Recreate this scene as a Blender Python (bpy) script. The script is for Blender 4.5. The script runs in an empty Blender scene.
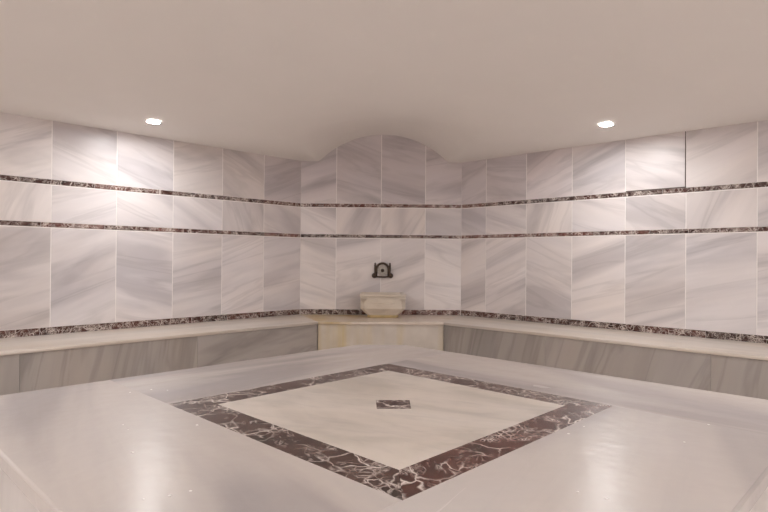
import bpy, bmesh, math, random
from mathutils import Vector, Matrix, noise as mnoise

random.seed(7)
scn = bpy.context.scene
COL = scn.collection
S2 = math.sqrt(0.5)

# ------------------------------------------------------------------ measures (metres)
CAM_Z = 1.04
BENCH_Z = 0.44
TOP_Z = 0.62                    # top of the belly-stone platform
CX, CY = 0.045, 1.63            # middle of the room
B3T = 0.4982                    # dark base band: bench top .. B3T
B2B, B2T = 1.2601, 1.3015       # middle band
B1B, B1T = 1.588, 1.6321        # upper band
CEIL = 2.084                    # ceiling where it meets the side walls
WALL_TOP = 2.62

# ------------------------------------------------------------------ node helpers
def mat(name):
    m = bpy.data.materials.new(name)
    m.use_nodes = True
    nt = m.node_tree
    b = nt.nodes['Principled BSDF']
    return m, nt, b

def N(nt, kind, **kw):
    n = nt.nodes.new(kind)
    for k, v in kw.items():
        if hasattr(n, k):
            setattr(n, k, v)
        else:
            n.inputs[k].default_value = v
    return n

def ramp(nt, stops, interp='LINEAR'):
    r = nt.nodes.new('ShaderNodeValToRGB')
    e = r.color_ramp.elements
    r.color_ramp.interpolation = interp
    while len(e) < len(stops):
        e.new(0.5)
    for k, (p, c) in enumerate(stops):
        e[k].position = p
        e[k].color = (*c, 1) if len(c) == 3 else c
    return r

def mix(nt, blend, fac, a, b):
    n = nt.nodes.new('ShaderNodeMix')
    n.data_type = 'RGBA'
    n.blend_type = blend
    for sock, v in ((n.inputs[0], fac), (n.inputs[6], a), (n.inputs[7], b)):
        if isinstance(v, (int, float)):
            sock.default_value = v
        elif isinstance(v, tuple):
            sock.default_value = (*v, 1)
        else:
            nt.links.new(v, sock)
    return n.outputs[2]

def uv_scaled(nt, sx, sy, sz=1.0):
    uv = N(nt, 'ShaderNodeUVMap')
    uv.uv_map = 'UVMap'
    mp = nt.nodes.new('ShaderNodeMapping')
    mp.inputs['Scale'].default_value = (sx, sy, sz)
    nt.links.new(uv.outputs[0], mp.inputs[0])
    return mp.outputs[0]

def tint_of(nt):
    a = nt.nodes.new('ShaderNodeAttribute')
    a.attribute_name = 'tint'
    return a.outputs['Color']

def marble(name, base, vein, warm, stretch=(0.9, 5.2), lo=0.36, hi=0.60, rough=0.2, seams=0.0, bump=0.0, sharp=0.0, spec=0.5, fine=0.8):
    """banded marble: the vein runs along the first UV axis"""
    m, nt, b = mat(name)
    v = uv_scaled(nt, *stretch)
    n1 = N(nt, 'ShaderNodeTexNoise', Scale=1.0, Detail=3.5, Roughness=0.5, Distortion=0.7)
    nt.links.new(v, n1.inputs['Vector'])
    r1 = ramp(nt, [(lo, vein), (0.5 * (lo + hi), tuple(0.35 * a + 0.65 * c for a, c in zip(vein, base))), (hi, base)])
    nt.links.new(n1.outputs[0], r1.inputs[0])
    v2 = uv_scaled(nt, stretch[0] * 1.6, stretch[1] * 3.2)
    n2 = N(nt, 'ShaderNodeTexNoise', Scale=1.0, Detail=5.0, Roughness=0.6, Distortion=1.2)
    nt.links.new(v2, n2.inputs['Vector'])
    r2 = ramp(nt, [(0.3, (0.86, 0.86, 0.87)), (0.5, (0.97, 0.97, 0.97)), (0.75, (1, 1, 1))])
    nt.links.new(n2.outputs[0], r2.inputs[0])
    c = mix(nt, 'MULTIPLY', fine, r1.outputs[0], r2.outputs[0])
    # broad warm clouding
    v3 = uv_scaled(nt, 1.3, 2.6)
    n3 = N(nt, 'ShaderNodeTexNoise', Scale=1.0, Detail=2.0)
    nt.links.new(v3, n3.inputs['Vector'])
    r3 = ramp(nt, [(0.38, (1, 1, 1)), (0.68, warm)])
    nt.links.new(n3.outputs[0], r3.inputs[0])
    c = mix(nt, 'MULTIPLY', 1.0, c, r3.outputs[0])
    if sharp:
        v4 = uv_scaled(nt, stretch[0] * 0.8, stretch[1] * 1.1)
        n4 = N(nt, 'ShaderNodeTexNoise', Scale=1.0, Detail=4.0, Roughness=0.55, Distortion=0.9)
        nt.links.new(v4, n4.inputs['Vector'])
        r4 = ramp(nt, [(0.43, (1, 1, 1)), (0.475, (1 - sharp,) * 3), (0.52, (1, 1, 1))])
        nt.links.new(n4.outputs[0], r4.inputs[0])
        c = mix(nt, 'MULTIPLY', 1.0, c, r4.outputs[0])
    c = mix(nt, 'MULTIPLY', 1.0, c, tint_of(nt))
    nt.links.new(c, b.inputs['Base Color'])
    b.inputs['Roughness'].default_value = rough
    b.inputs['Specular IOR Level'].default_value = spec
    rr = N(nt, 'ShaderNodeMapRange')
    rr.inputs['To Min'].default_value = rough * 0.9
    rr.inputs['To Max'].default_value = rough * 1.12
    nt.links.new(n2.outputs[0], rr.inputs['Value'])
    nt.links.new(rr.outputs[0], b.inputs['Roughness'])
    if bump:
        tc = nt.nodes.new('ShaderNodeTexCoord')
        nb = N(nt, 'ShaderNodeTexNoise', Scale=16.0, Detail=2.0)
        nt.links.new(tc.outputs['Object'], nb.inputs['Vector'])
        bp = nt.nodes.new('ShaderNodeBump')
        bp.inputs['Strength'].default_value = bump
        bp.inputs['Distance'].default_value = 0.01
        nt.links.new(nb.outputs[0], bp.inputs['Height'])
        nt.links.new(bp.outputs[0], b.inputs['Normal'])
    return m

def rosso(name, scale=1.0, light=1.0, amount=0.0):
    """dark red-brown brecciated marble with cream veins"""
    m, nt, b = mat(name)
    v = uv_scaled(nt, 1, 1)
    def warp(vec, sc, amt):
        nd = N(nt, 'ShaderNodeTexNoise', Scale=sc * scale, Detail=3.0)
        nt.links.new(vec, nd.inputs['Vector'])
        sb = nt.nodes.new('ShaderNodeVectorMath'); sb.operation = 'SUBTRACT'
        nt.links.new(nd.outputs['Color'], sb.inputs[0]); sb.inputs[1].default_value = (0.5, 0.5, 0.5)
        sc_ = nt.nodes.new('ShaderNodeVectorMath'); sc_.operation = 'SCALE'
        nt.links.new(sb.outputs[0], sc_.inputs[0]); sc_.inputs['Scale'].default_value = amt / scale
        ad = nt.nodes.new('ShaderNodeVectorMath'); ad.operation = 'ADD'
        nt.links.new(vec, ad.inputs[0]); nt.links.new(sc_.outputs[0], ad.inputs[1])
        return ad.outputs[0]
    wv = warp(warp(v, 7.0, 0.13), 34.0, 0.022)
    def cracks(sc, w1):
        vo = N(nt, 'ShaderNodeTexVoronoi', Scale=sc * scale)
        vo.feature = 'DISTANCE_TO_EDGE'
        nt.links.new(wv, vo.inputs['Vector'])
        r = ramp(nt, [(0.0, (1, 1, 1)), (w1 * 0.3, (0.6, 0.6, 0.6)), (w1 * 0.8, (0, 0, 0))])
        nt.links.new(vo.outputs['Distance'], r.inputs[0])
        return r.outputs[0]
    def mask(sc, lo, hi):
        n = N(nt, 'ShaderNodeTexNoise', Scale=sc * scale, Detail=3.0, Roughness=0.6)
        nt.links.new(v, n.inputs['Vector'])
        r = ramp(nt, [(lo - amount, (0, 0, 0)), (hi - amount, (1, 1, 1))])
        nt.links.new(n.outputs[0], r.inputs[0])
        return r.outputs[0]
    nz = N(nt, 'ShaderNodeTexNoise', Scale=11.0 * scale, Detail=4.0, Roughness=0.65)
    nt.links.new(wv, nz.inputs['Vector'])
    body = ramp(nt, [(0.32, (0.026, 0.015, 0.012)), (0.50, (0.060, 0.027, 0.022)), (0.62, (0.085, 0.048, 0.039)), (0.74, (0.17, 0.125, 0.105))])
    nt.links.new(nz.outputs[0], body.inputs[0])
    k1 = mix(nt, 'MULTIPLY', 1.0, cracks(11.0, 0.055), mask(6.0, 0.42, 0.60))
    k2 = mix(nt, 'MULTIPLY', 1.0, cracks(34.0, 0.13), mask(8.5, 0.50, 0.66))
    k3 = mix(nt, 'MULTIPLY', 1.0, cracks(70.0, 0.16), mask(13.0, 0.53, 0.68))
    k = mix(nt, 'LIGHTEN', 1.0, mix(nt, 'LIGHTEN', 1.0, k1, k2), k3)
    bw = nt.nodes.new('ShaderNodeRGBToBW')
    nt.links.new(k, bw.inputs[0])
    t = tint_of(nt)
    c = mix(nt, 'MULTIPLY', 1.0, body.outputs[0], t)
    c = mix(nt, 'MIX', bw.outputs[0], c, (0.70 * light, 0.62 * light, 0.57 * light))
    nt.links.new(c, b.inputs['Base Color'])
    b.inputs['Roughness'].default_value = 0.25
    return m

def plain(name, color, rough=0.5, metal=0.0, vary=0.08, scale=30.0):
    m, nt, b = mat(name)
    tc = nt.nodes.new('ShaderNodeTexCoord')
    n = N(nt, 'ShaderNodeTexNoise', Scale=scale, Detail=3.0)
    nt.links.new(tc.outputs['Object'], n.inputs['Vector'])
    r = ramp(nt, [(0.3, tuple(c * (1 - vary) for c in color)), (0.7, color)])
    nt.links.new(n.outputs[0], r.inputs[0])
    nt.links.new(r.outputs[0], b.inputs['Base Color'])
    b.inputs['Roughness'].default_value = rough
    b.inputs['Metallic'].default_value = metal
    return m

M = {}
M['tile'] = marble('wall_marble', (0.84, 0.79, 0.79), (0.60, 0.562, 0.575), (1.0, 0.98, 0.955), stretch=(0.55, 3.2), rough=0.36, sharp=0.12, fine=0.4, spec=0.35)
M['slab'] = marble('platform_marble', (0.50, 0.455, 0.436), (0.355, 0.325, 0.325), (1.0, 0.975, 0.95), stretch=(0.5, 3.0), rough=0.26, bump=0.15, fine=0.35, spec=0.12, lo=0.40, hi=0.57)
M['centre'] = marble('centre_marble', (0.61, 0.557, 0.523), (0.49, 0.448, 0.415), (1.0, 0.98, 0.95), stretch=(3.4, 6.5), rough=0.3, fine=1.0, spec=0.28)
M['side'] = marble('platform_side_marble', (0.52, 0.47, 0.445), (0.45, 0.41, 0.385), (1, 0.97, 0.95), rough=0.3)
M['seat'] = marble('seat_marble', (0.67, 0.61, 0.56), (0.59, 0.535, 0.49), (1.0, 0.96, 0.90), stretch=(0.9, 7.0), rough=0.32, fine=0.5, spec=0.4)
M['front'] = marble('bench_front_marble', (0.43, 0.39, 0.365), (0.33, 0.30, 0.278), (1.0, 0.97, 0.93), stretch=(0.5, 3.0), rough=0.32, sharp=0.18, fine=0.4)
M['floor'] = marble('floor_marble', (0.76, 0.70, 0.66), (0.66, 0.61, 0.58), (1, 0.97, 0.94), rough=0.25)
M['rosso'] = rosso('red_brown_marble', 1.0)
M['band'] = rosso('band_marble', 1.3, 1.15, 0.045)
M['grout'] = plain('white_grout', (0.92, 0.88, 0.86), 0.8)
M['dark_grout'] = plain('open_joint', (0.10, 0.075, 0.065), 0.9)
M['ceiling'] = plain('cream_plaster', (0.82, 0.785, 0.752), 0.75, vary=0.02, scale=3.0)
M['bronze'] = plain('aged_bronze', (0.105, 0.074, 0.056), 0.42, 0.55, 0.45, 60)
M['silver'] = plain('worn_pewter', (0.62, 0.57, 0.52), 0.42, 0.35, 0.3, 90)
M['ring'] = plain('white_enamel', (0.78, 0.76, 0.74), 0.4)

# stained marble: ochre streaks running down from the slab edge, strongest at one end
def stained(name, base, ochre, vert):
    m, nt, b = mat(name)
    v = uv_scaled(nt, *vert)
    n = N(nt, 'ShaderNodeTexNoise', Scale=1.0, Detail=4.0, Roughness=0.55, Distortion=0.5)
    nt.links.new(v, n.inputs['Vector'])
    uv = N(nt, 'ShaderNodeUVMap'); uv.uv_map = 'UVMap'
    sp = nt.nodes.new('ShaderNodeSeparateXYZ')
    nt.links.new(uv.outputs[0], sp.inputs[0])
    g = N(nt, 'ShaderNodeMapRange')          # more stain towards the wet end (u = 0)
    g.inputs['From Min'].default_value = 0.0; g.inputs['From Max'].default_value = 0.75
    g.inputs['To Min'].default_value = 0.16; g.inputs['To Max'].default_value = -0.16
    nt.links.new(sp.outputs[0], g.inputs['Value'])
    ad = nt.nodes.new('ShaderNodeMath'); ad.operation = 'ADD'
    nt.links.new(n.outputs[0], ad.inputs[0]); nt.links.new(g.outputs[0], ad.inputs[1])
    r = ramp(nt, [(0.42, (0, 0, 0)), (0.72, (1, 1, 1))])
    nt.links.new(ad.outputs[0], r.inputs[0])
    c = mix(nt, 'MIX', r.outputs[0], base, ochre)
    n2 = N(nt, 'ShaderNodeTexNoise', Scale=7.0, Detail=4.0)
    nt.links.new(uv.outputs[0], n2.inputs['Vector'])
    r2 = ramp(nt, [(0.3, (0.88, 0.87, 0.86)), (0.65, (1, 1, 1))])
    nt.links.new(n2.outputs[0], r2.inputs[0])
    c = mix(nt, 'MULTIPLY', 1.0, c, r2.outputs[0])
    nt.links.new(c, b.inputs['Base Color'])
    b.inputs['Roughness'].default_value = 0.32
    return m
M['stain_front'] = stained('stained_front_marble', (0.60, 0.54, 0.48), (0.58, 0.47, 0.28), (7.0, 0.6))
M['stain_seat'] = stained('stained_seat_marble', (0.70, 0.61, 0.53), (0.55, 0.40, 0.18), (3.0, 3.0))
M['basin'] = marble('basin_marble', (0.70, 0.635, 0.56), (0.56, 0.50, 0.43), (1.0, 0.97, 0.92), stretch=(3.0, 12.0), rough=0.32)
M['basin_foot'] = plain('yellowed_marble', (0.62, 0.47, 0.24), 0.35, vary=0.2, scale=14)

def emitter(name, color, strength):
    m, nt, b = mat(name)
    b.inputs['Base Color'].default_value = (0.9, 0.9, 0.9, 1)
    b.inputs['Emission Color'].default_value = (*color, 1)
    b.inputs['Emission Strength'].default_value = strength
    return m
M['lens'] = emitter('lamp_lens', (1.0, 0.995, 0.985), 150.0)  # glow of the added fill lamps out of view
M['lens_wall'] = emitter('wall_lamp_lens', (1.0, 0.995, 0.985), 88.0)

m, nt, b = mat('water')
b.inputs['Base Color'].default_value = (0.86, 0.82, 0.80, 1)
nv = N(nt, 'ShaderNodeTexNoise', Scale=40.0)
rv = N(nt, 'ShaderNodeMapRange'); rv.inputs['To Min'].default_value = 0.03; rv.inputs['To Max'].default_value = 0.08
nt.links.new(nv.outputs[0], rv.inputs['Value']); nt.links.new(rv.outputs[0], b.inputs['Roughness'])
M['water'] = m

# ------------------------------------------------------------------ mesh helpers
class MB:
    def __init__(self):
        self.bm = bmesh.new()
        self.uv = self.bm.loops.layers.uv.new('UVMap')
        self.tc = self.bm.loops.layers.float_color.new('tint')
    def face(self, pts, uvs=None, tint=(1, 1, 1), mi=0, smooth=False):
        vs = [p if isinstance(p, bmesh.types.BMVert) else self.bm.verts.new(p) for p in pts]
        try:
            f = self.bm.faces.new(vs)
        except ValueError:
            return None
        f.material_index = mi
        f.smooth = smooth
        for k, l in enumerate(f.loops):
            if uvs:
                l[self.uv].uv = uvs[k]
            l[self.tc] = (*tint, 1)
        return f
    def loft(self, rings, mi=0, smooth=False, cap0=True, cap1=True, closed=True, tint=(1, 1, 1)):
        """rings: lists of points of equal length"""
        vr = [[self.bm.verts.new(p) for p in r] for r in rings]
        n = len(vr[0])
        for a in range(len(vr) - 1):
            for k in range(n if closed else n - 1):
                j = (k + 1) % n
                q = [vr[a][k], vr[a][j], vr[a + 1][j], vr[a + 1][k]]
                self.face(q, [(v.co.x + 0.3 * v.co.y, v.co.z) for v in q], tint, mi, smooth)
        if cap0:
            q = vr[0][::-1]; self.face(q, [(v.co.x, v.co.y) for v in q], tint, mi)
        if cap1:
            q = vr[-1]; self.face(q, [(v.co.x, v.co.y) for v in q], tint, mi)
        return vr
    def build(self, name, mats, parent=None, normals=True, weld=False):
        if weld:
            bmesh.ops.remove_doubles(self.bm, verts=self.bm.verts, dist=1e-5)
        if normals:
            bmesh.ops.recalc_face_normals(self.bm, faces=self.bm.faces)
        me = bpy.data.meshes.new(name)
        self.bm.to_mesh(me); self.bm.free()
        for x in (mats if isinstance(mats, (list, tuple)) else [mats]):
            me.materials.append(x)
        o = bpy.data.objects.new(name, me)
        COL.objects.link(o)
        if parent:
            o.parent = parent
            o.matrix_parent_inverse = Matrix.Translation(-parent.location) @ Matrix.Identity(4)
        return o

def thing(name, label, cat, loc, group=None):
    o = bpy.data.objects.new(name, None)
    o.empty_display_size = 0.1
    COL.objects.link(o)
    o.location = loc
    o['label'] = label; o['category'] = cat
    if group: o['group'] = group
    return o

def structure(o):
    o['kind'] = 'structure'
    return o

def clip(poly, nx, ny, d):
    """keep the part of a 2-D polygon with n.p <= d"""
    out = []
    for i, p in enumerate(poly):
        q = poly[(i + 1) % len(poly)]
        a = nx * p[0] + ny * p[1] - d
        c = nx * q[0] + ny * q[1] - d
        if a <= 0: out.append(p)
        if (a < 0 < c) or (c < 0 < a):
            t = a / (a - c)
            out.append((p[0] + t * (q[0] - p[0]), p[1] + t * (q[1] - p[1])))
    return out

def isect(a, b):
    (ax, ay, ad), (bx, by, bd) = a, b
    det = ax * by - ay * bx
    return ((ad * by - ay * bd) / det, (ax * bd - ad * bx) / det)

def rotuv(x, y, ang, ox=0, oy=0):
    c, s = math.cos(ang), math.sin(ang)
    return (c * x + s * y + ox, -s * x + c * y + oy)

def rnd_tint(a=0.93, b=1.0, cool=0.012):
    t = random.uniform(a, b)
    k = random.uniform(-cool, cool)
    return (min(1, t + k * 0.5), t, min(1, t - k))

# ------------------------------------------------------------------ room outline (octagon)
W = {}      # outward normal x, y and offset
W['left'] = (-S2, S2, 4.8476)
W['back'] = (0.0, 1.0, 6.0455)
W['right'] = (S2, S2, 4.9235)
W['right_end'] = (1.0, 0.0, 4.46)
W['front_right'] = (S2, -S2, 4.8476 - 2 * (-S2 * CX + S2 * CY))
W['front'] = (0.0, -1.0, 6.0455 - 2 * CY)
W['front_left'] = (-S2, -S2, 4.9235 - 2 * (S2 * CX + S2 * CY))
W['left_end'] = (-1.0, 0.0, 4.37)
ORDER = ['left_end', 'left', 'back', 'right', 'right_end', 'front_right', 'front', 'front_left']
CORNER = {}
for i, k in enumerate(ORDER):
    nx = ORDER[(i + 1) % 8]
    CORNER[k] = isect(W[k], W[nx])          # right-hand end of wall k, seen from inside

class Frame:
    def __init__(self, k):
        i = ORDER.index(k)
        a = Vector(CORNER[ORDER[i - 1]]); b = Vector(CORNER[k])
        self.o = a; self.len = (b - a).length
        self.t = (b - a).normalized()
        self.n = -Vector(W[k][:2])             # into the room
    def p(self, u, d, z):
        q = self.o + self.t * u + self.n * d
        return (q.x, q.y, z)

FR = {k: Frame(k) for k in ORDER}

# tile joints along each wall
J = {}
L_ = FR['left'].len
J['left'] = [L_ + x for x in (-2.714, -2.385, -1.902, -1.416, -0.931, -0.464)][1:]
x = J['left'][0]
while x - 0.48 > 0.05:
    x -= 0.48; J['left'].insert(0, x)
J['back'] = [0.382, 0.863, 1.338]
J['right'] = [0.315, 0.782, 1.254, 1.737, 2.216, 2.701]
x = 2.701
while x + 0.48 < FR['right'].len - 0.05:
    x += 0.48; J['right'].append(x)
for k in ORDER:
    if k not in J:
        n = max(1, round(FR[k].len / 0.48))
        J[k] = [FR[k].len * q / n for q in range(1, n)]

# vein directions read from the photograph for the back wall, seeded elsewhere
VEIN = {('back', 'top'): (16, -17, -14, 12), ('back', 'mid'): (-22, 64, 60, -18), ('back', 'low'): (-16, 14, 18, -14),
        ('left', 'top'): None, ('right', 'top'): None}
ROWS = [('base', 0.0, BENCH_Z), ('low', B3T, B2B), ('mid', B2T, B1B), ('top', B1T, WALL_TOP)]
G = 0.0033        # half of a joint

for k in ORDER:
    f = FR[k]
    mb = MB()
    # grout bed behind the tiles
    q = [f.p(-0.02, 0, 0), f.p(f.len + 0.02, 0, 0), f.p(f.len + 0.02, 0, WALL_TOP), f.p(-0.02, 0, WALL_TOP)]
    mb.face(q, tint=(1, 1, 1), mi=1)
    q2 = [f.p(-0.06, -0.12, 0), f.p(f.len + 0.06, -0.12, 0), f.p(f.len + 0.06, -0.12, WALL_TOP), f.p(-0.06, -0.12, WALL_TOP)]
    mb.face(q2[::-1], mi=1)
    for a in range(4):
        c = (a + 1) % 4
        mb.face([q[a], q2[a], q2[c], q[c]], mi=1)
    edges = [0.0] + J[k] + [f.len]
    for row, z0, z1 in ROWS:
        for i in range(len(edges) - 1):
            u0, u1 = edges[i] + G, edges[i + 1] - G
            if i == 0: u0 = 0.001
            if i == len(edges) - 2: u1 = f.len - 0.001
            za, zb = z0 + G * 0.6, z1 - G * 0.6
            proud = 0.0015
            if k == 'right' and row == 'top' and 1.7 < edges[i] < 1.8:       # the loose tile with open joints
                za += 0.006; u1 -= 0.004; proud = 0.004
                mb.face([f.p(u0, 0.0008, z0), f.p(u1 + 0.006, 0.0008, z0), f.p(u1 + 0.006, 0.0008, za), f.p(u0, 0.0008, za)], mi=2)
                mb.face([f.p(u1, 0.0008, z0), f.p(u1 + 0.007, 0.0008, z0), f.p(u1 + 0.007, 0.0008, zb), f.p(u1, 0.0008, zb)], mi=2)
            fixed = VEIN.get((k, row))
            if fixed and i < len(fixed): ang = math.radians(fixed[i])
            elif row == 'mid': ang = math.radians(random.choice((-24, 20, 62, 70, -66, 16)) + random.uniform(-6, 6))
            else: ang = math.radians(random.choice((-1, 1, 1)) * random.uniform(8, 24))
            ox, oy = random.uniform(0, 40), random.uniform(0, 40)
            uvf = lambda u, z: rotuv(u, z, ang, ox, oy)
            t = rnd_tint(0.90, 1.0, 0.02)
            # greyer stones; the darker tint also stands in for shade around the arch
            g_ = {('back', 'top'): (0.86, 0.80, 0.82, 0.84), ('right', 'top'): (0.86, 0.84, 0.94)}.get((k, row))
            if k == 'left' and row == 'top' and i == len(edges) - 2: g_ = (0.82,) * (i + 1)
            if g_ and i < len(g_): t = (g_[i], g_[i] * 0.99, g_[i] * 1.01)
            c0 = [(u0, za), (u1, za), (u1, zb), (u0, zb)]
            e = 0.0008
            c1 = [(u0 + e, za + e), (u1 - e, za + e), (u1 - e, zb - e), (u0 + e, zb - e)]
            lo = [mb.bm.verts.new(f.p(u, 0.0, z)) for u, z in c0]
            hi = [mb.bm.verts.new(f.p(u, proud, z)) for u, z in c1]
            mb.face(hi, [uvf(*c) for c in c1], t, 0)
            for a in range(4):
                c = (a + 1) % 4
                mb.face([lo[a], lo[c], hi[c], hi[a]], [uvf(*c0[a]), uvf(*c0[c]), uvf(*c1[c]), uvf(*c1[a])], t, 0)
    structure(mb.build('wall_' + k, [M['tile'], M['grout'], M['dark_grout']], normals=False))

# dark marble bands set into the walls (three per wall), each of short strips
nb = 0
for k in ORDER:
    f = FR[k]
    for z0, z1 in ((BENCH_Z, B3T), (B2B, B2T), (B1B, B1T)):
        nb += 1
        mb = MB()
        u = 0.0
        while u < f.len - 1e-4:
            u1 = u + random.choice((0.24, 0.30, 0.38, 0.46, 0.52))
            if f.len - u1 < 0.15: u1 = f.len
            t = random.choice((0.7, 0.85, 1.0, 1.25, 1.7))
            tint = (t * random.uniform(1.0, 1.35), t, t * 0.96)
            ox, oy = random.uniform(0, 30), random.uniform(0, 30)
            a0, a1 = u + (0.0008 if u > 0 else 0.003), u1 - (0.0008 if u1 < f.len else 0.003)
            za, zb = z0 + (0.001 if z0 < 0.5 else 0.0055), z1 - 0.0005
            c0 = [(a0, za), (a1, za), (a1, zb), (a0, zb)]
            e = 0.001
            c1 = [(a0 + e, za + e), (a1 - e, za + e), (a1 - e, zb - e), (a0 + e, zb - e)]
            lo = [mb.bm.verts.new(f.p(x, 0.0002, z)) for x, z in c0]
            hi = [mb.bm.verts.new(f.p(x, 0.0028, z)) for x, z in c1]
            mb.face(hi, [(x + ox, z + oy) for x, z in c1], tint)
            for a in range(4):
                c = (a + 1) % 4
                mb.face([lo[a], lo[c], hi[c], hi[a]], [(c0[a][0] + ox, c0[a][1] + oy)] * 4, tint)
            u = u1
        structure(mb.build('trim_%d' % nb, M['band'], normals=False))

# floor of marble flags
mb = MB()
outl = [CORNER[k] for k in ORDER]
step = 0.6
for ix in range(-9, 10):
    for iy in range(-7, 13):
        x0, y0 = ix * step, iy * step
        poly = [(x0 + .002, y0 + .002), (x0 + step - .002, y0 + .002), (x0 + step - .002, y0 + step - .002), (x0 + .002, y0 + step - .002)]
        for k in ORDER:
            poly = clip(poly, *W[k])
            if len(poly) < 3: break
        if len(poly) < 3: continue
        ox, oy, an = random.uniform(0, 30), random.uniform(0, 30), random.uniform(0, 3)
        mb.face([(p[0], p[1], 0.0) for p in poly], [rotuv(p[0], p[1], an, ox, oy) for p in poly], rnd_tint())
mb.face([(p[0], p[1], -0.002) for p in outl][::-1], mi=1)
mb.face([(p[0], p[1], -0.10) for p in outl], mi=1)
for a in range(8):
    p, q = outl[a], outl[(a + 1) % 8]
    mb.face([(*p, -0.10), (*q, -0.10), (*q, -0.002), (*p, -0.002)], mi=1)
structure(mb.build('floor', [M['floor'], M['grout']], normals=False))

# ------------------------------------------------------------------ ceiling: shallow plaster dome, arched over the cut corners
ARCH_H, ARCH_W = 0.292, 0.69
ARCH_R = ARCH_W ** 2 / (2 * ARCH_H) + ARCH_H / 2
def sstep(a, b, x):
    t = min(1, max(0, (x - a) / (b - a)))
    return t * t * (3 - 2 * t)
def arch(dx, depth):
    """height of the squinch arch at a sideways offset, some depth in from the wall"""
    w = ARCH_W * (1 + 0.16 * depth)
    k = ARCH_W / w
    s = dx * k
    a = math.sqrt(max(0, ARCH_R ** 2 - s * s)) - (ARCH_R - ARCH_H) if abs(s) < ARCH_R else -1
    soft = 0.002 + 0.09 * sstep(0.0, 0.9, depth)
    h = 0.5 * (a + math.sqrt(a * a + soft * soft)) if a > -0.5 else 0
    h -= 0.5 * (math.sqrt(0.25 + soft * soft) - 0.5) if a > -0.5 else 0
    return max(0, h) * (1 - sstep(0.35, 2.3, depth))
def ceil_z(x, y):
    r = math.hypot(x - CX, y - CY)
    z = CEIL + 0.46 * (1 - sstep(0.2, 3.35, r))
    for k, lat in (('back', x - 0.077), ('front', x - CX), ('left_end', y - CY), ('right_end', y - CY)):
        nx, ny, d = W[k]
        depth = max(0, d - (nx * x + ny * y))
        if depth < 2.3: z += arch(lat, depth)
    return z

mb = MB()
st = 0.03
xs = [-4.44 + st * i for i in range(int(8.97 / st) + 2)]
ys = [-2.86 + st * i for i in range(int(8.97 / st) + 2)]
grid = {}
def inside(x, y, m):
    return all(W[k][0] * x + W[k][1] * y <= W[k][2] + m for k in ORDER)
def gv(i, j):
    if (i, j) not in grid:
        grid[(i, j)] = mb.bm.verts.new((xs[i], ys[j], ceil_z(xs[i], ys[j])))
    return grid[(i, j)]
for i in range(len(xs) - 1):
    for j in range(len(ys) - 1):
        if inside(xs[i] + st / 2, ys[j] + st / 2, 0.045):
            mb.face([gv(i, j), gv(i, j + 1), gv(i + 1, j + 1), gv(i + 1, j)], smooth=True)
structure(mb.build('ceiling', M['ceiling'], normals=False))

# ------------------------------------------------------------------ benches built along the three walls
BEN = {'left': (-S2, S2, 4.1675), 'back': (0.0, 1.0, 5.3502), 'right': (S2, S2, 4.2419)}
SEAT_T = 0.0235
bench_label = {
    'left': 'long white marble bench along the left wall, grey veined front slabs',
    'back': 'short marble bench under the tap and basin with yellow ochre stained front',
    'right': 'long white marble bench along the right wall, grey striped front slabs'}

def rounded_slab(mb, poly, z0, z1, front, uvf, tint=(1, 1, 1), r=0.0045):
    """slab polygon (counter-clockwise); edges flagged in `front` get a rounded nose"""
    n = len(poly)
    steps = [(r, z0)] + [(r - r * math.sin(a), z0 + (z1 - z0) / 2 - (z1 - z0) / 2 * math.cos(a)) for a in [math.pi * q / 8 for q in range(1, 8)]] + [(r, z1)]
    def inset(d):
        lines = []
        for i in range(n):
            p, q = poly[i], poly[(i + 1) % n]
            dx, dy = q[0] - p[0], q[1] - p[1]
            l = math.hypot(dx, dy); nx, ny = dy / l, -dx / l
            lines.append((nx, ny, nx * p[0] + ny * p[1] - (d if front[i] else 0)))
        return [isect(lines[i - 1], lines[i]) for i in range(n)]
    rings = []
    for d, z in steps:
        rings.append([mb.bm.verts.new((x, y, z)) for x, y in inset(d)])
    for a in range(len(rings) - 1):
        for i in range(n):
            j = (i + 1) % n
            q = [rings[a][i], rings[a][j], rings[a + 1][j], rings[a + 1][i]]
            mb.face(q, [uvf(v.co.x, v.co.y) for v in q], tint, smooth=front[i])
    q = rings[-1]; mb.face(q, [uvf(v.co.x, v.co.y) for v in q], tint)
    q = rings[0][::-1]; mb.face(q, [uvf(v.co.x, v.co.y) for v in q], tint)

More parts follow.
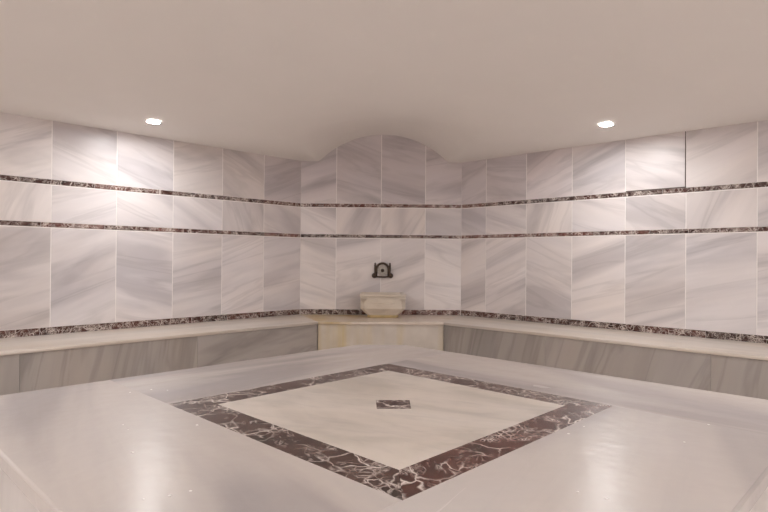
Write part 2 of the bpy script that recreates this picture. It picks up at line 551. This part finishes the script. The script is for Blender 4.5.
def off(l, d): return (l[0], l[1], l[2] - d)
WO = {k: off(W[k], 0.0045) for k in ORDER}      # clear of the tile faces and bands
for side in ('left', 'back', 'right'):
    f = FR[side]
    bx, by, bd = BEN[side]
    if side == 'back':
        fa, fb = isect(BEN['left'], BEN['back']), isect(BEN['back'], BEN['right'])
        wa, wb = isect(WO['left'], WO['back']), isect(WO['back'], WO['right'])
    elif side == 'left':
        fa, fb = isect(BEN['left'], WO['left_end']), isect(BEN['left'], BEN['back'])
        wa, wb = isect(WO['left_end'], WO['left']), isect(WO['left'], WO['back'])
    else:
        fa, fb = isect(BEN['back'], BEN['right']), isect(BEN['right'], WO['right_end'])
        wa, wb = isect(WO['back'], WO['right']), isect(WO['right'], WO['right_end'])
    mid = ((fa[0] + fb[0]) / 2, (fa[1] + fb[1]) / 2, 0)
    root = thing('marble_bench', bench_label[side], 'bench', mid, 'marble benches along the walls')
    tx, ty = f.t.x, f.t.y
    # seat slab: front edge, right end, wall edge, left end (counter-clockwise from above)
    g = 0.0008
    poly = [(fa[0] + tx * g, fa[1] + ty * g), (fb[0] - tx * g, fb[1] - ty * g),
            (wb[0] - tx * g, wb[1] - ty * g), (wa[0] + tx * g, wa[1] + ty * g)]
    mb = MB()
    if side == 'back':
        uvf = lambda x, y: ((x - fa[0]), (y - fa[1]) + 3.3)
        ms = M['stain_seat']
    else:
        o_ = random.uniform(0, 20)
        uvf = lambda x, y, o_=o_, tx=tx, ty=ty: (x * tx + y * ty + o_, -x * ty + y * tx + o_)
        ms = M['seat']
    rounded_slab(mb, poly, BENCH_Z - SEAT_T, BENCH_Z, [True, False, False, False], uvf)
    so = mb.build('seat_slab', ms, root)
    if side == 'back': so['label'] = 'yellow stained seat slab'
    # front panels, set back under the nose
    back_off = 0.016
    la = (bx, by, bd + back_off)
    if side == 'back':
        ea, eb = isect((-S2, S2, BEN['left'][2] + back_off), la), isect(la, (S2, S2, BEN['right'][2] + back_off))
    elif side == 'left':
        ea, eb = isect(la, WO['left_end']), isect(la, (0.0, 1.0, BEN['back'][2] + back_off))
    else:
        ea, eb = isect((0.0, 1.0, BEN['back'][2] + back_off), la), isect(la, WO['right_end'])
    ea, eb = Vector(ea), Vector(eb)
    ln = (eb - ea).length
    if side == 'back': cuts = [0.0, ln]
    elif side == 'left': cuts = [0.0, ln - 3.3, ln - 2.44, ln - 1.22, ln]
    else: cuts = [0.0, 1.05, 2.27, 3.4, ln]
    cuts = [c for c in cuts if 0 <= c <= ln]
    hz = BENCH_Z - SEAT_T
    for i in range(len(cuts) - 1):
        u0, u1 = cuts[i] + 0.0005, cuts[i + 1] - 0.0005
        if side == 'back': u0 += 0.004; u1 -= 0.004
        mb = MB()
        if side == 'back':
            uvf = lambda u, z: (u, z)
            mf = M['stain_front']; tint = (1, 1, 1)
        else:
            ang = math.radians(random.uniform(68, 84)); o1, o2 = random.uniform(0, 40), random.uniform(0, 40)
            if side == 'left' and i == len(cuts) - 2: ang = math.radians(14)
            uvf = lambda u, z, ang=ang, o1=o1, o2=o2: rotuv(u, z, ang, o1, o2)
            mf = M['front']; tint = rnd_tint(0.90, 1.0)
        th = 0.02
        def P(u, d, z):
            q = ea + f.t * u - f.n * d
            return (q.x, q.y, z)
        e = 0.0015
        v = [mb.bm.verts.new(P(*c)) for c in ((u0 + e, 0, 0.001), (u1 - e, 0, 0.001), (u1 - e, 0, hz - 0.0005), (u0 + e, 0, hz - 0.0005),
                                              (u0, e, 0.001), (u1, e, 0.001), (u1, e, hz - 0.0005), (u0, e, hz - 0.0005),
                                              (u0, th, 0.001), (u1, th, 0.001), (u1, th, hz - 0.0005), (u0, th, hz - 0.0005))]
        us = [u0 + e, u1 - e, u1 - e, u0 + e, u0, u1, u1, u0, u0, u1, u1, u0]
        zs = [0, 0, hz, hz] * 3
        for q in ((0, 1, 2, 3), (4, 0, 3, 7), (1, 5, 6, 2), (8, 4, 7, 11), (5, 9, 10, 6), (9, 8, 11, 10), (3, 2, 6, 7), (7, 6, 10, 11), (0, 4, 5, 1), (4, 8, 9, 5)):
            mb.face([v[a] for a in q], [uvf(us[a], zs[a]) for a in q], tint)
        po = mb.build('front_panel', mf, root)
        if side == 'back': po['label'] = 'front panel with ochre stains'
    # rough backing wall behind the front panels, carrying the seat
    mb = MB()
    def P(u, d, z):
        q = ea + f.t * u - f.n * d
        return (q.x, q.y, z)
    a0, a1 = 0.001, ln - 0.001
    b0, b1 = {'back': (0.0, ln), 'left': (0.09, ln), 'right': (0.0, ln - 0.09)}[side]
    r0 = [P(a0, 0.0205, 0.001), P(a1, 0.0205, 0.001), P(b1 - .002, 0.08, 0.001), P(b0 + .002, 0.08, 0.001)]
    r1 = [(p[0], p[1], hz - 0.001) for p in r0]
    mb.loft([r0, r1])
    mb.build('backing', M['dark_grout'], root)

# ------------------------------------------------------------------ central heated platform (belly stone)
PL = {'L': (-S2, S2, 2.0163), 'R': (S2, S2, 2.0557), 'NL': (-S2, -S2, -0.2944), 'NR': (S2, -S2, -0.2346)}
DI = {'L': (-S2, S2, 1.5657), 'R': (S2, S2, 1.6373), 'NL': (-S2, -S2, -0.7297), 'NR': (S2, -S2, -0.6596)}
root = thing('marble_platform', 'large square white marble platform with dark red-brown inlaid diamond border', 'platform', (CX, CY, 0))
sq = [isect(PL['L'], PL['NL']), isect(PL['NL'], PL['NR']), isect(PL['NR'], PL['R']), isect(PL['R'], PL['L'])]
CUT = [(0, 1, 2.766), (0, -1, -0.44), (1, 0, 1.262), (-1, 0, 1.19)]
topo = sq
for c in CUT: topo = clip(topo, *c)
def neg(l): return (-l[0], -l[1], -l[2])
SLAB_T = 0.032
def on_outline(x, y):
    return min([abs(l[0] * x + l[1] * y - l[2]) for l in list(PL.values()) + CUT]) < 1e-4
def plate(name, poly, z0, z1, m, ang, tint, label=None, round_outer=True, inset=0.00015):
    mb = MB()
    # shrink a little for the joints (not on the outer outline)
    n = len(poly)
    area = sum(poly[i][0] * poly[(i + 1) % n][1] - poly[(i + 1) % n][0] * poly[i][1] for i in range(n))
    if area < 0: poly = poly[::-1]
    lines, outer = [], []
    for i in range(n):
        p, q = poly[i], poly[(i + 1) % n]
        dx, dy = q[0] - p[0], q[1] - p[1]
        l = math.hypot(dx, dy); nx, ny = dy / l, -dx / l
        om = round_outer and on_outline((p[0] + q[0]) / 2, (p[1] + q[1]) / 2)
        outer.append(om)
        lines.append([nx, ny, nx * p[0] + ny * p[1] - (0 if om else inset)])
    ox, oy = random.uniform(0, 30), random.uniform(0, 30)
    def ring(d):
        ls = [(l[0], l[1], l[2] - (d if outer[i] else d * 0.03)) for i, l in enumerate(lines)]
        return [isect(ls[i - 1], ls[i]) for i in range(n)]
    r = 0.006
    prof = [(0, z0)] + [(r - r * math.cos(a), z1 - r + r * math.sin(a)) for a in [math.pi / 2 * k / 4 for k in range(5)]]
    rings = [[mb.bm.verts.new((x, y, z)) for x, y in ring(d)] for d, z in prof]
    uvf = lambda v: rotuv(v.co.x, v.co.y, ang, ox, oy)
    for a in range(len(rings) - 1):
        for i in range(n):
            j = (i + 1) % n
            q = [rings[a][i], rings[a][j], rings[a + 1][j], rings[a + 1][i]]
            mb.face(q, [uvf(v) for v in q], tint, smooth=(a > 0 and outer[i]))
    mb.face(rings[-1], [uvf(v) for v in rings[-1]], tint)
    mb.face(rings[0][::-1], [uvf(v) for v in rings[0][::-1]], tint)
    o = mb.build(name, m, root)
    if label: o['label'] = label
    return o
slabs = [('L', [neg(DI['L']), DI['NL']], 45, (1.0, 1.0, 1.0)),
         ('R', [neg(DI['R']), DI['L']], -45, (1.0, 0.99, 0.985)),
         ('NR', [neg(DI['NR']), DI['R']], 57, (0.985, 0.985, 0.985)),
         ('NL', [neg(DI['NL']), DI['NR']], -58, (0.97, 0.965, 0.96))]
for nm, cuts, ang, tint in slabs:
    poly = topo
    for c in cuts: poly = clip(poly, *c)
    plate('border_slab', poly, TOP_Z - SLAB_T, TOP_Z, M['slab'], math.radians(ang), tint)
BW = 0.100
INN = {k: (v[0], v[1], v[2] - BW) for k, v in DI.items()}
ring_ = ['L', 'R', 'NR', 'NL']
for i, k in enumerate(ring_):
    pv, nx_ = ring_[i - 1], ring_[(i + 1) % 4]
    poly = [isect(DI[pv], DI[k]), isect(DI[k], DI[nx_]), isect(INN[k], INN[nx_]), isect(INN[pv], INN[k])]
    tt = {'L': (0.95, 1.0, 1.0), 'R': (1.1, 1.05, 1.0), 'NR': (1.25, 0.86, 0.82), 'NL': (1.0, 1.02, 1.02)}[k]
    plate('inlay_strip', poly, TOP_Z - 0.02, TOP_Z, M['rosso'], math.radians(45 if k in ('L', 'NR') else -45), tt, 'dark red-brown marble strip with cream veins', round_outer=False)
cent = [isect(INN['L'], INN['NL']), isect(INN['NL'], INN['NR']), isect(INN['NR'], INN['R']), isect(INN['R'], INN['L'])]
ci = [(0.0055, 1.5818), (0.1025, 1.5832), (0.1040, 1.6805), (0.0030, 1.6795)]
# centre slab with a square hole for the small inlay
mb = MB()
zc = TOP_Z
order_c = [cent[1], cent[2], cent[3], cent[0]]          # near, right, far, left
oc = [mb.bm.verts.new((*p, zc)) for p in order_c]
ic = [mb.bm.verts.new((*p, zc)) for p in ci]
ob = [mb.bm.verts.new((*p, zc - SLAB_T)) for p in order_c]
ib = [mb.bm.verts.new((*p, zc - SLAB_T)) for p in ci]
uvv = lambda q: [rotuv(v.co.x, v.co.y, -0.45, 4.0, 9.0) for v in q]
def addf(q): mb.face(q, uvv(q), (1.0, 0.99, 0.97))
addf([oc[0], oc[1], ic[1], ic[0]]); addf([oc[1], oc[2], ic[2], ic[1]]); addf([oc[2], oc[3], ic[3], ic[2]]); addf([oc[3], oc[0], ic[0], ic[3]])
addf([ob[1], ob[0], ib[0], ib[1]]); addf([ob[2], ob[1], ib[1], ib[2]]); addf([ob[3], ob[2], ib[2], ib[3]]); addf([ob[0], ob[3], ib[3], ib[0]])
for i in range(4):
    j = (i + 1) % 4
    addf([ob[i], ob[j], oc[j], oc[i]]); addf([ic[i], ic[j], ib[j], ib[i]])
mb.build('centre_slab', M['centre'], root)
plate('centre_inlay', ci, TOP_Z - 0.02, TOP_Z, M['rosso'], 0.2, (1.0, 0.95, 0.95), 'small dark red-brown square inlaid at the centre', round_outer=False)
# side panels under the overhanging slabs
n = len(topo)
def inset_outline(d):
    lines = []
    area = sum(topo[i][0] * topo[(i + 1) % n][1] - topo[(i + 1) % n][0] * topo[i][1] for i in range(n))
    pts = topo if area > 0 else topo[::-1]
    for i in range(n):
        p, q = pts[i], pts[(i + 1) % n]
        dx, dy = q[0] - p[0], q[1] - p[1]
        l = math.hypot(dx, dy)
        lines.append((dy / l, -dx / l, (dy * p[0] - dx * p[1]) / l - d))
    return [isect(lines[i - 1], lines[i]) for i in range(n)]
o1, o2 = inset_outline(0.014), inset_outline(0.04)
for i in range(n):
    j = (i + 1) % n
    mb = MB()
    ang = math.pi / 2 - 0.2; ax, ay = random.uniform(0, 30), random.uniform(0, 30)
    tint = rnd_tint(0.93, 1)
    q4 = [o1[i], o1[j], o2[j], o2[i]]
    lo = [mb.bm.verts.new((*p, 0.001)) for p in q4]; hi = [mb.bm.verts.new((*p, TOP_Z - SLAB_T - 0.0005)) for p in q4]
    L0 = math.hypot(o1[j][0] - o1[i][0], o1[j][1] - o1[i][1])
    us = [0, L0, L0, 0]
    for a in range(4):
        c = (a + 1) % 4
        mb.face([lo[a], lo[c], hi[c], hi[a]], [rotuv(us[a], 0, ang, ax, ay), rotuv(us[c], 0, ang, ax, ay), rotuv(us[c], .6, ang, ax, ay), rotuv(us[a], .6, ang, ax, ay)], tint)
    mb.face(hi, [(0, 0)] * 4, tint); mb.face(lo[::-1], [(0, 0)] * 4, tint)
    mb.build('side_panel', M['side'], root)
# masonry core that carries the slabs
o3 = inset_outline(0.042)
mb = MB(); mb.loft([[(*p, 0.001) for p in o3], [(*p, TOP_Z - SLAB_T - 0.0006) for p in o3]])
mb.build('core', M['dark_grout'], root)

# beads of water left on the slabs
mb = MB()
drops = [(-0.71, 1.80), (-0.76, 1.76), (-0.655, 1.79), (-0.60, 1.38), (-0.63, 1.42), (-0.445, 1.42), (0.47, 1.36), (0.72, 1.30),
         (-0.36, 1.00), (-0.40, 0.985), (-0.33, 1.02), (0.41, 0.99), (0.37, 1.02), (-0.52, 1.22), (0.86, 1.44), (0.53, 1.42)]
for x, y in drops:
    r = random.uniform(0.0018, 0.0032)
    rings = []
    for a in (0.0, 0.35, 0.7, 1.05, 1.35):
        rr, zz = r * math.cos(a), r * 0.42 * math.sin(a)
        rings.append([(x + rr * math.cos(t) * 1.15, y + rr * math.sin(t), TOP_Z + 0.0002 + zz) for t in [2 * math.pi * q / 12 for q in range(12)]])
    mb.loft(rings, smooth=True)
o = mb.build('water_droplets', M['water'])
o['kind'] = 'stuff'; o['label'] = 'tiny water droplets scattered on the white platform top'; o['category'] = 'water'

# ------------------------------------------------------------------ marble wash basin on the back bench
BX = 0.075
YW = 6.0455 - 0.004
root = thing('wash_basin', 'small carved cream marble basin on the back bench below the tap', 'basin', (BX, YW - 0.17, BENCH_Z))
def plan(hw, dep, c, z, cx=BX):
    """plan with cut front corners, back against the wall (counter-clockwise from back right)"""
    yf = YW - dep
    return [(cx + hw, YW, z), (cx - hw, YW, z), (cx - hw, yf + c, z), (cx - hw + c, yf, z), (cx + hw - c, yf, z), (cx + hw, yf + c, z)]
mb = MB()
mb.loft([plan(0.150, 0.300, 0.03, 0.4403), plan(0.156, 0.306, 0.03, 0.446), plan(0.160, 0.310, 0.03, 0.462), plan(0.156, 0.306, 0.03, 0.468)])
mb.build('foot', M['basin_foot'], root)['label'] = 'yellowed marble foot'
mb = MB()
HW, DP = 0.228, 0.350
rings = [plan(0.158, 0.308, 0.024, 0.468), plan(0.172, 0.318, 0.026, 0.482), plan(0.205, 0.336, 0.030, 0.512), plan(HW - 0.006, DP - 0.004, 0.034, 0.532),
         plan(HW, DP, 0.036, 0.536), plan(HW, DP, 0.036, 0.638), plan(HW, DP, 0.0015, 0.6385),
         plan(HW, DP, 0.001, 0.648), plan(HW - 0.006, DP - 0.006, 0.001, 0.650), plan(HW - 0.006, DP - 0.006, 0.001, 0.656),
         plan(HW + 0.006, DP + 0.007, 0.001, 0.660), plan(HW + 0.007, DP + 0.008, 0.001, 0.680), plan(HW + 0.003, DP + 0.004, 0.001, 0.684)]
def bowl(a, b, z):
    # six-point inner ring matched to plan()
    cy = YW - 0.175
    return [(BX + a, cy + b, z), (BX - a, cy + b, z), (BX - a, cy - b * 0.55, z), (BX - a * 0.62, cy - b, z), (BX + a * 0.62, cy - b, z), (BX + a, cy - b * 0.55, z)]
rings += [bowl(0.195, 0.142, 0.684), bowl(0.190, 0.137, 0.678), bowl(0.172, 0.120, 0.63), bowl(0.12, 0.08, 0.56), bowl(0.05, 0.04, 0.545)]
mb.loft(rings)
mb.build('bowl', M['basin'], root)
# carved raised panel line on the front face and the two corner leaves
mb = MB()
yf = YW - DP
def bar(x0, x1, z0, z1, d):
    a = [(x0, yf + 0.0005, z0), (x1, yf + 0.0005, z0), (x1, yf + 0.0005, z1), (x0, yf + 0.0005, z1)]
    e = min(d, (z1 - z0) * 0.4)
    b_ = [(x0 + e, yf - d, z0 + e), (x1 - e, yf - d, z0 + e), (x1 - e, yf - d, z1 - e), (x0 + e, yf - d, z1 - e)]
    mb.loft([a, b_])
bar(BX - 0.125, BX + 0.125, 0.592, 0.600, 0.004)
bar(BX - 0.11, BX + 0.11, 0.574, 0.580, 0.003)
mb.build('carved_band', M['basin'], root)
for sg in (-1, 1):
    mb = MB()
    xo = BX + sg * (HW - 0.004); xi = BX + sg * (HW - 0.066)
    # stepped pendant carved under the rim, pointing down the cut corner
    for q in range(4):
        hw_ = 0.036 - 0.010 * q
        zt = 0.639 - 0.0125 * q
        dp_ = 0.017 - 0.0035 * q
        cx_, cy_ = BX + sg * (HW - 0.030), yf - 0.0003
        top = [(cx_ - hw_, cy_, zt), (cx_ + hw_, cy_, zt), (cx_ + hw_ - 0.003, cy_ - dp_, zt), (cx_ - hw_ + 0.003, cy_ - dp_, zt)]
        hb = hw_ - 0.005
        bot = [(cx_ - hb, cy_, zt - 0.0085), (cx_ + hb, cy_, zt - 0.0085), (cx_ + hb - 0.002, cy_ - dp_ + 0.004, zt - 0.0085), (cx_ - hb + 0.002, cy_ - dp_ + 0.004, zt - 0.0085)]
        mb.loft([bot, top])
    mb.build('corner_carving', M['basin'], root)

# ------------------------------------------------------------------ bronze tap on the wall
TX, TZ = 0.0715, 0.915
yw = 6.0455 - 0.0018
root = thing('wall_tap', 'ornate dark bronze wall tap with pale round plate above the basin', 'tap', (TX, yw, TZ))
def lathe_y(mb, prof, x, z, y0, seg=28, smooth=True):
    """profile (radius, distance out of the wall)"""
    rings = [[(x + r * math.cos(t), y0 - d, z + r * math.sin(t)) for t in [2 * math.pi * q / seg for q in range(seg)]] for r, d in prof]
    mb.loft(rings, smooth=smooth)
def lathe_z(mb, prof, x, y, seg=20):
    rings = [[(x + r * math.cos(t), y + r * math.sin(t), z) for t in [2 * math.pi * q / seg for q in range(seg)]] for r, z in prof]
    mb.loft(rings, smooth=True)
def tube(mb, pts, rad, seg=10):
    rings = []
    for i, p in enumerate(pts):
        a = Vector(pts[max(0, i - 1)]); c = Vector(pts[min(len(pts) - 1, i + 1)])
        d = (c - a).normalized()
        s = d.cross(Vector((0, 1, 0)))
        if s.length < 1e-3: s = d.cross(Vector((1, 0, 0)))
        s.normalize(); w = s.cross(d)
        r = rad[i] if isinstance(rad, list) else rad
        rings.append([tuple(Vector(p) + s * r * math.cos(t) + w * r * math.sin(t)) for t in [2 * math.pi * q / seg for q in range(seg)]])
    mb.loft(rings, smooth=True)
# pale embossed plate with petals
mb = MB()
lathe_y(mb, [(0.058, 0.0), (0.060, 0.004), (0.058, 0.008), (0.052, 0.010), (0.049, 0.008), (0.030, 0.009), (0.026, 0.012), (0.018, 0.013)], TX, TZ + 0.004, yw)
plate_o = mb.build('wall_plate', M['silver'], root); plate_o['label'] = 'pale embossed round plate'
for q in range(12):
    t = 2 * math.pi * q / 12
    mb = MB()
    cx, cz = TX + 0.039 * math.cos(t), TZ + 0.004 + 0.039 * math.sin(t)
    rings = []
    for k, (s, d) in enumerate([(1.0, 0.0075), (0.9, 0.011), (0.6, 0.0135), (0.2, 0.0145)]):
        ring = []
        for w in range(12):
            a = 2 * math.pi * w / 12
            lx, lz = 0.0095 * s * math.cos(a), 0.0072 * s * math.sin(a)
            ring.append((cx + lx * math.cos(t) - lz * math.sin(t), yw - d, cz + lx * math.sin(t) + lz * math.cos(t)))
        rings.append(ring)
    mb.loft(rings, smooth=True)
    mb.build('petal', M['silver'], plate_o)
# spout
mb = MB()
lathe_y(mb, [(0.018, 0.012), (0.019, 0.016), (0.013, 0.020), (0.012, 0.045), (0.015, 0.047), (0.015, 0.053), (0.010, 0.054), (0.009, 0.035)], TX, TZ + 0.002, yw, 20)
mb.build('spout', M['bronze'], root)
# arch over the plate
mb = MB()
pts = [(TX + 0.066 * math.cos(a), yw - 0.016, TZ + 0.010 + 0.070 * math.sin(a)) for a in [math.pi * q / 20 for q in range(21)]]
pts = [(TX + 0.066, yw - 0.016, TZ - 0.055)] + pts + [(TX - 0.066, yw - 0.016, TZ - 0.055)]
tube(mb, pts, 0.0115)
mb.build('arch', M['bronze'], root)
mb = MB()
tube(mb, [(TX - 0.078, yw - 0.018, TZ - 0.062), (TX - 0.03, yw - 0.02, TZ - 0.066), (TX + 0.03, yw - 0.02, TZ - 0.066), (TX + 0.078, yw - 0.018, TZ - 0.062)], [0.008, 0.009, 0.009, 0.008])
mb.build('crossbar', M['bronze'], root)
for sg in (-1, 1):
    x = TX + sg * 0.079
    mb = MB()
    lathe_z(mb, [(0.009, TZ - 0.055), (0.010, TZ - 0.03), (0.008, TZ - 0.01), (0.010, TZ + 0.02), (0.009, TZ + 0.048), (0.012, TZ + 0.052), (0.012, TZ + 0.058),
                 (0.007, TZ + 0.062), (0.010, TZ + 0.070), (0.007, TZ + 0.080), (0.002, TZ + 0.088)], x, yw - 0.017)
    uo = mb.build('upright', M['bronze'] if sg < 0 else M['bronze'], root)
    x = TX + sg * 0.087
    mb = MB()
    lathe_y(mb, [(0.010, 0.0), (0.011, 0.016), (0.021, 0.020), (0.0265, 0.027), (0.0275, 0.035), (0.023, 0.044), (0.012, 0.050), (0.008, 0.051), (0.007, 0.056), (0.002, 0.058)], x, TZ - 0.052, yw, 20)
    mb.build('knob', M['bronze'], root)

# ------------------------------------------------------------------ recessed downlights, then added fill lamps
def downlight(x, y, label, lens='lens'):
    z = ceil_z(x, y)
    r = thing('recessed_downlight', label, 'light', (x, y, z), 'recessed ceiling downlights')
    def ringp(rad, zz): return [(x + rad * math.cos(t), y + rad * math.sin(t), zz) for t in [2 * math.pi * q / 32 for q in range(32)]]
    mb = MB()
    mb.loft([ringp(0.0625, z - 0.0005), ringp(0.0625, z - 0.003), ringp(0.058, z - 0.006), ringp(0.050, z - 0.0065), ringp(0.047, z - 0.004), ringp(0.047, z - 0.0005), ringp(0.0625, z - 0.0005)], smooth=False, cap0=False, cap1=False)
    mb.build('trim_ring', M['ring'], r)
    mb = MB()
    p = ringp(0.0465, z - 0.004)
    mb.face(p[::-1])
    q = ringp(0.0465, z - 0.001)
    for a in range(32):
        c = (a + 1) % 32
        mb.face([p[a], p[c], q[c], q[a]])
    mb.build('lens', M[lens], r, normals=False)
    return r
downlight(-1.722, 4.352, 'glowing round white ceiling downlight above the left wall bench', 'lens_wall')
downlight(1.764, 4.298, 'glowing round white ceiling downlight above the right wall bench', 'lens_wall')
for x, y, lb in ((-1.72, -1.09, 'added unseen ceiling fill lamp near the front left wall'), (1.73, -1.03, 'added unseen ceiling fill lamp near the front right wall'),  # lamps out of view, added to fill the room with light
                 (-1.5, -0.3, 'added unseen ceiling fill lamp left of the near platform corner'), (1.6, -0.3, 'added unseen ceiling fill lamp right of the near platform corner'),
                 (-1.9, 0.6, 'added unseen ceiling fill lamp over the floor left of the platform'), (2.0, 0.6, 'added unseen ceiling fill lamp over the floor right of the platform'),
                 (-2.3, 1.9, 'added unseen ceiling fill lamp left of the dome rim'), (2.4, 1.9, 'added unseen ceiling fill lamp right of the dome rim')):
    downlight(x, y, lb)

# ------------------------------------------------------------------ camera
th, pi_, ro = math.radians(0.82286), math.radians(0.31256), math.radians(0.44488)
fw = Vector((0, math.cos(pi_), math.sin(pi_))); up = Vector((0, -math.sin(pi_), math.cos(pi_))); ri = Vector((1, 0, 0))
r2 = ri * math.cos(ro) + up * math.sin(ro); u2 = -ri * math.sin(ro) + up * math.cos(ro)
Rz = Matrix.Rotation(-th, 3, 'Z')
fw, r2, u2 = Rz @ fw, Rz @ r2, Rz @ u2
cam = bpy.data.cameras.new('camera')
co = bpy.data.objects.new('camera', cam); COL.objects.link(co)
mw = Matrix(((r2.x, u2.x, -fw.x, 0), (r2.y, u2.y, -fw.y, 0), (r2.z, u2.z, -fw.z, CAM_Z), (0, 0, 0, 1)))
co.matrix_world = mw
cam.sensor_width = 36.0
cam.lens = 562.8715 / 768 * 36.0
cam.clip_start = 0.02
scn.camera = co

# ------------------------------------------------------------------ world and view
w = bpy.data.worlds.new('room_air'); scn.world = w
w.use_nodes = True
w.node_tree.nodes['Background'].inputs[0].default_value = (0.0, 0.0, 0.0, 1)
scn.view_settings.view_transform = 'Standard'
scn.view_settings.look = 'None'
scn.view_settings.exposure = 2.50
scn.view_settings.gamma = 1.0
scn.view_settings.use_curve_mapping = False
scn.cycles.max_bounces = 12
scn.cycles.diffuse_bounces = 8
scn.cycles.glossy_bounces = 4
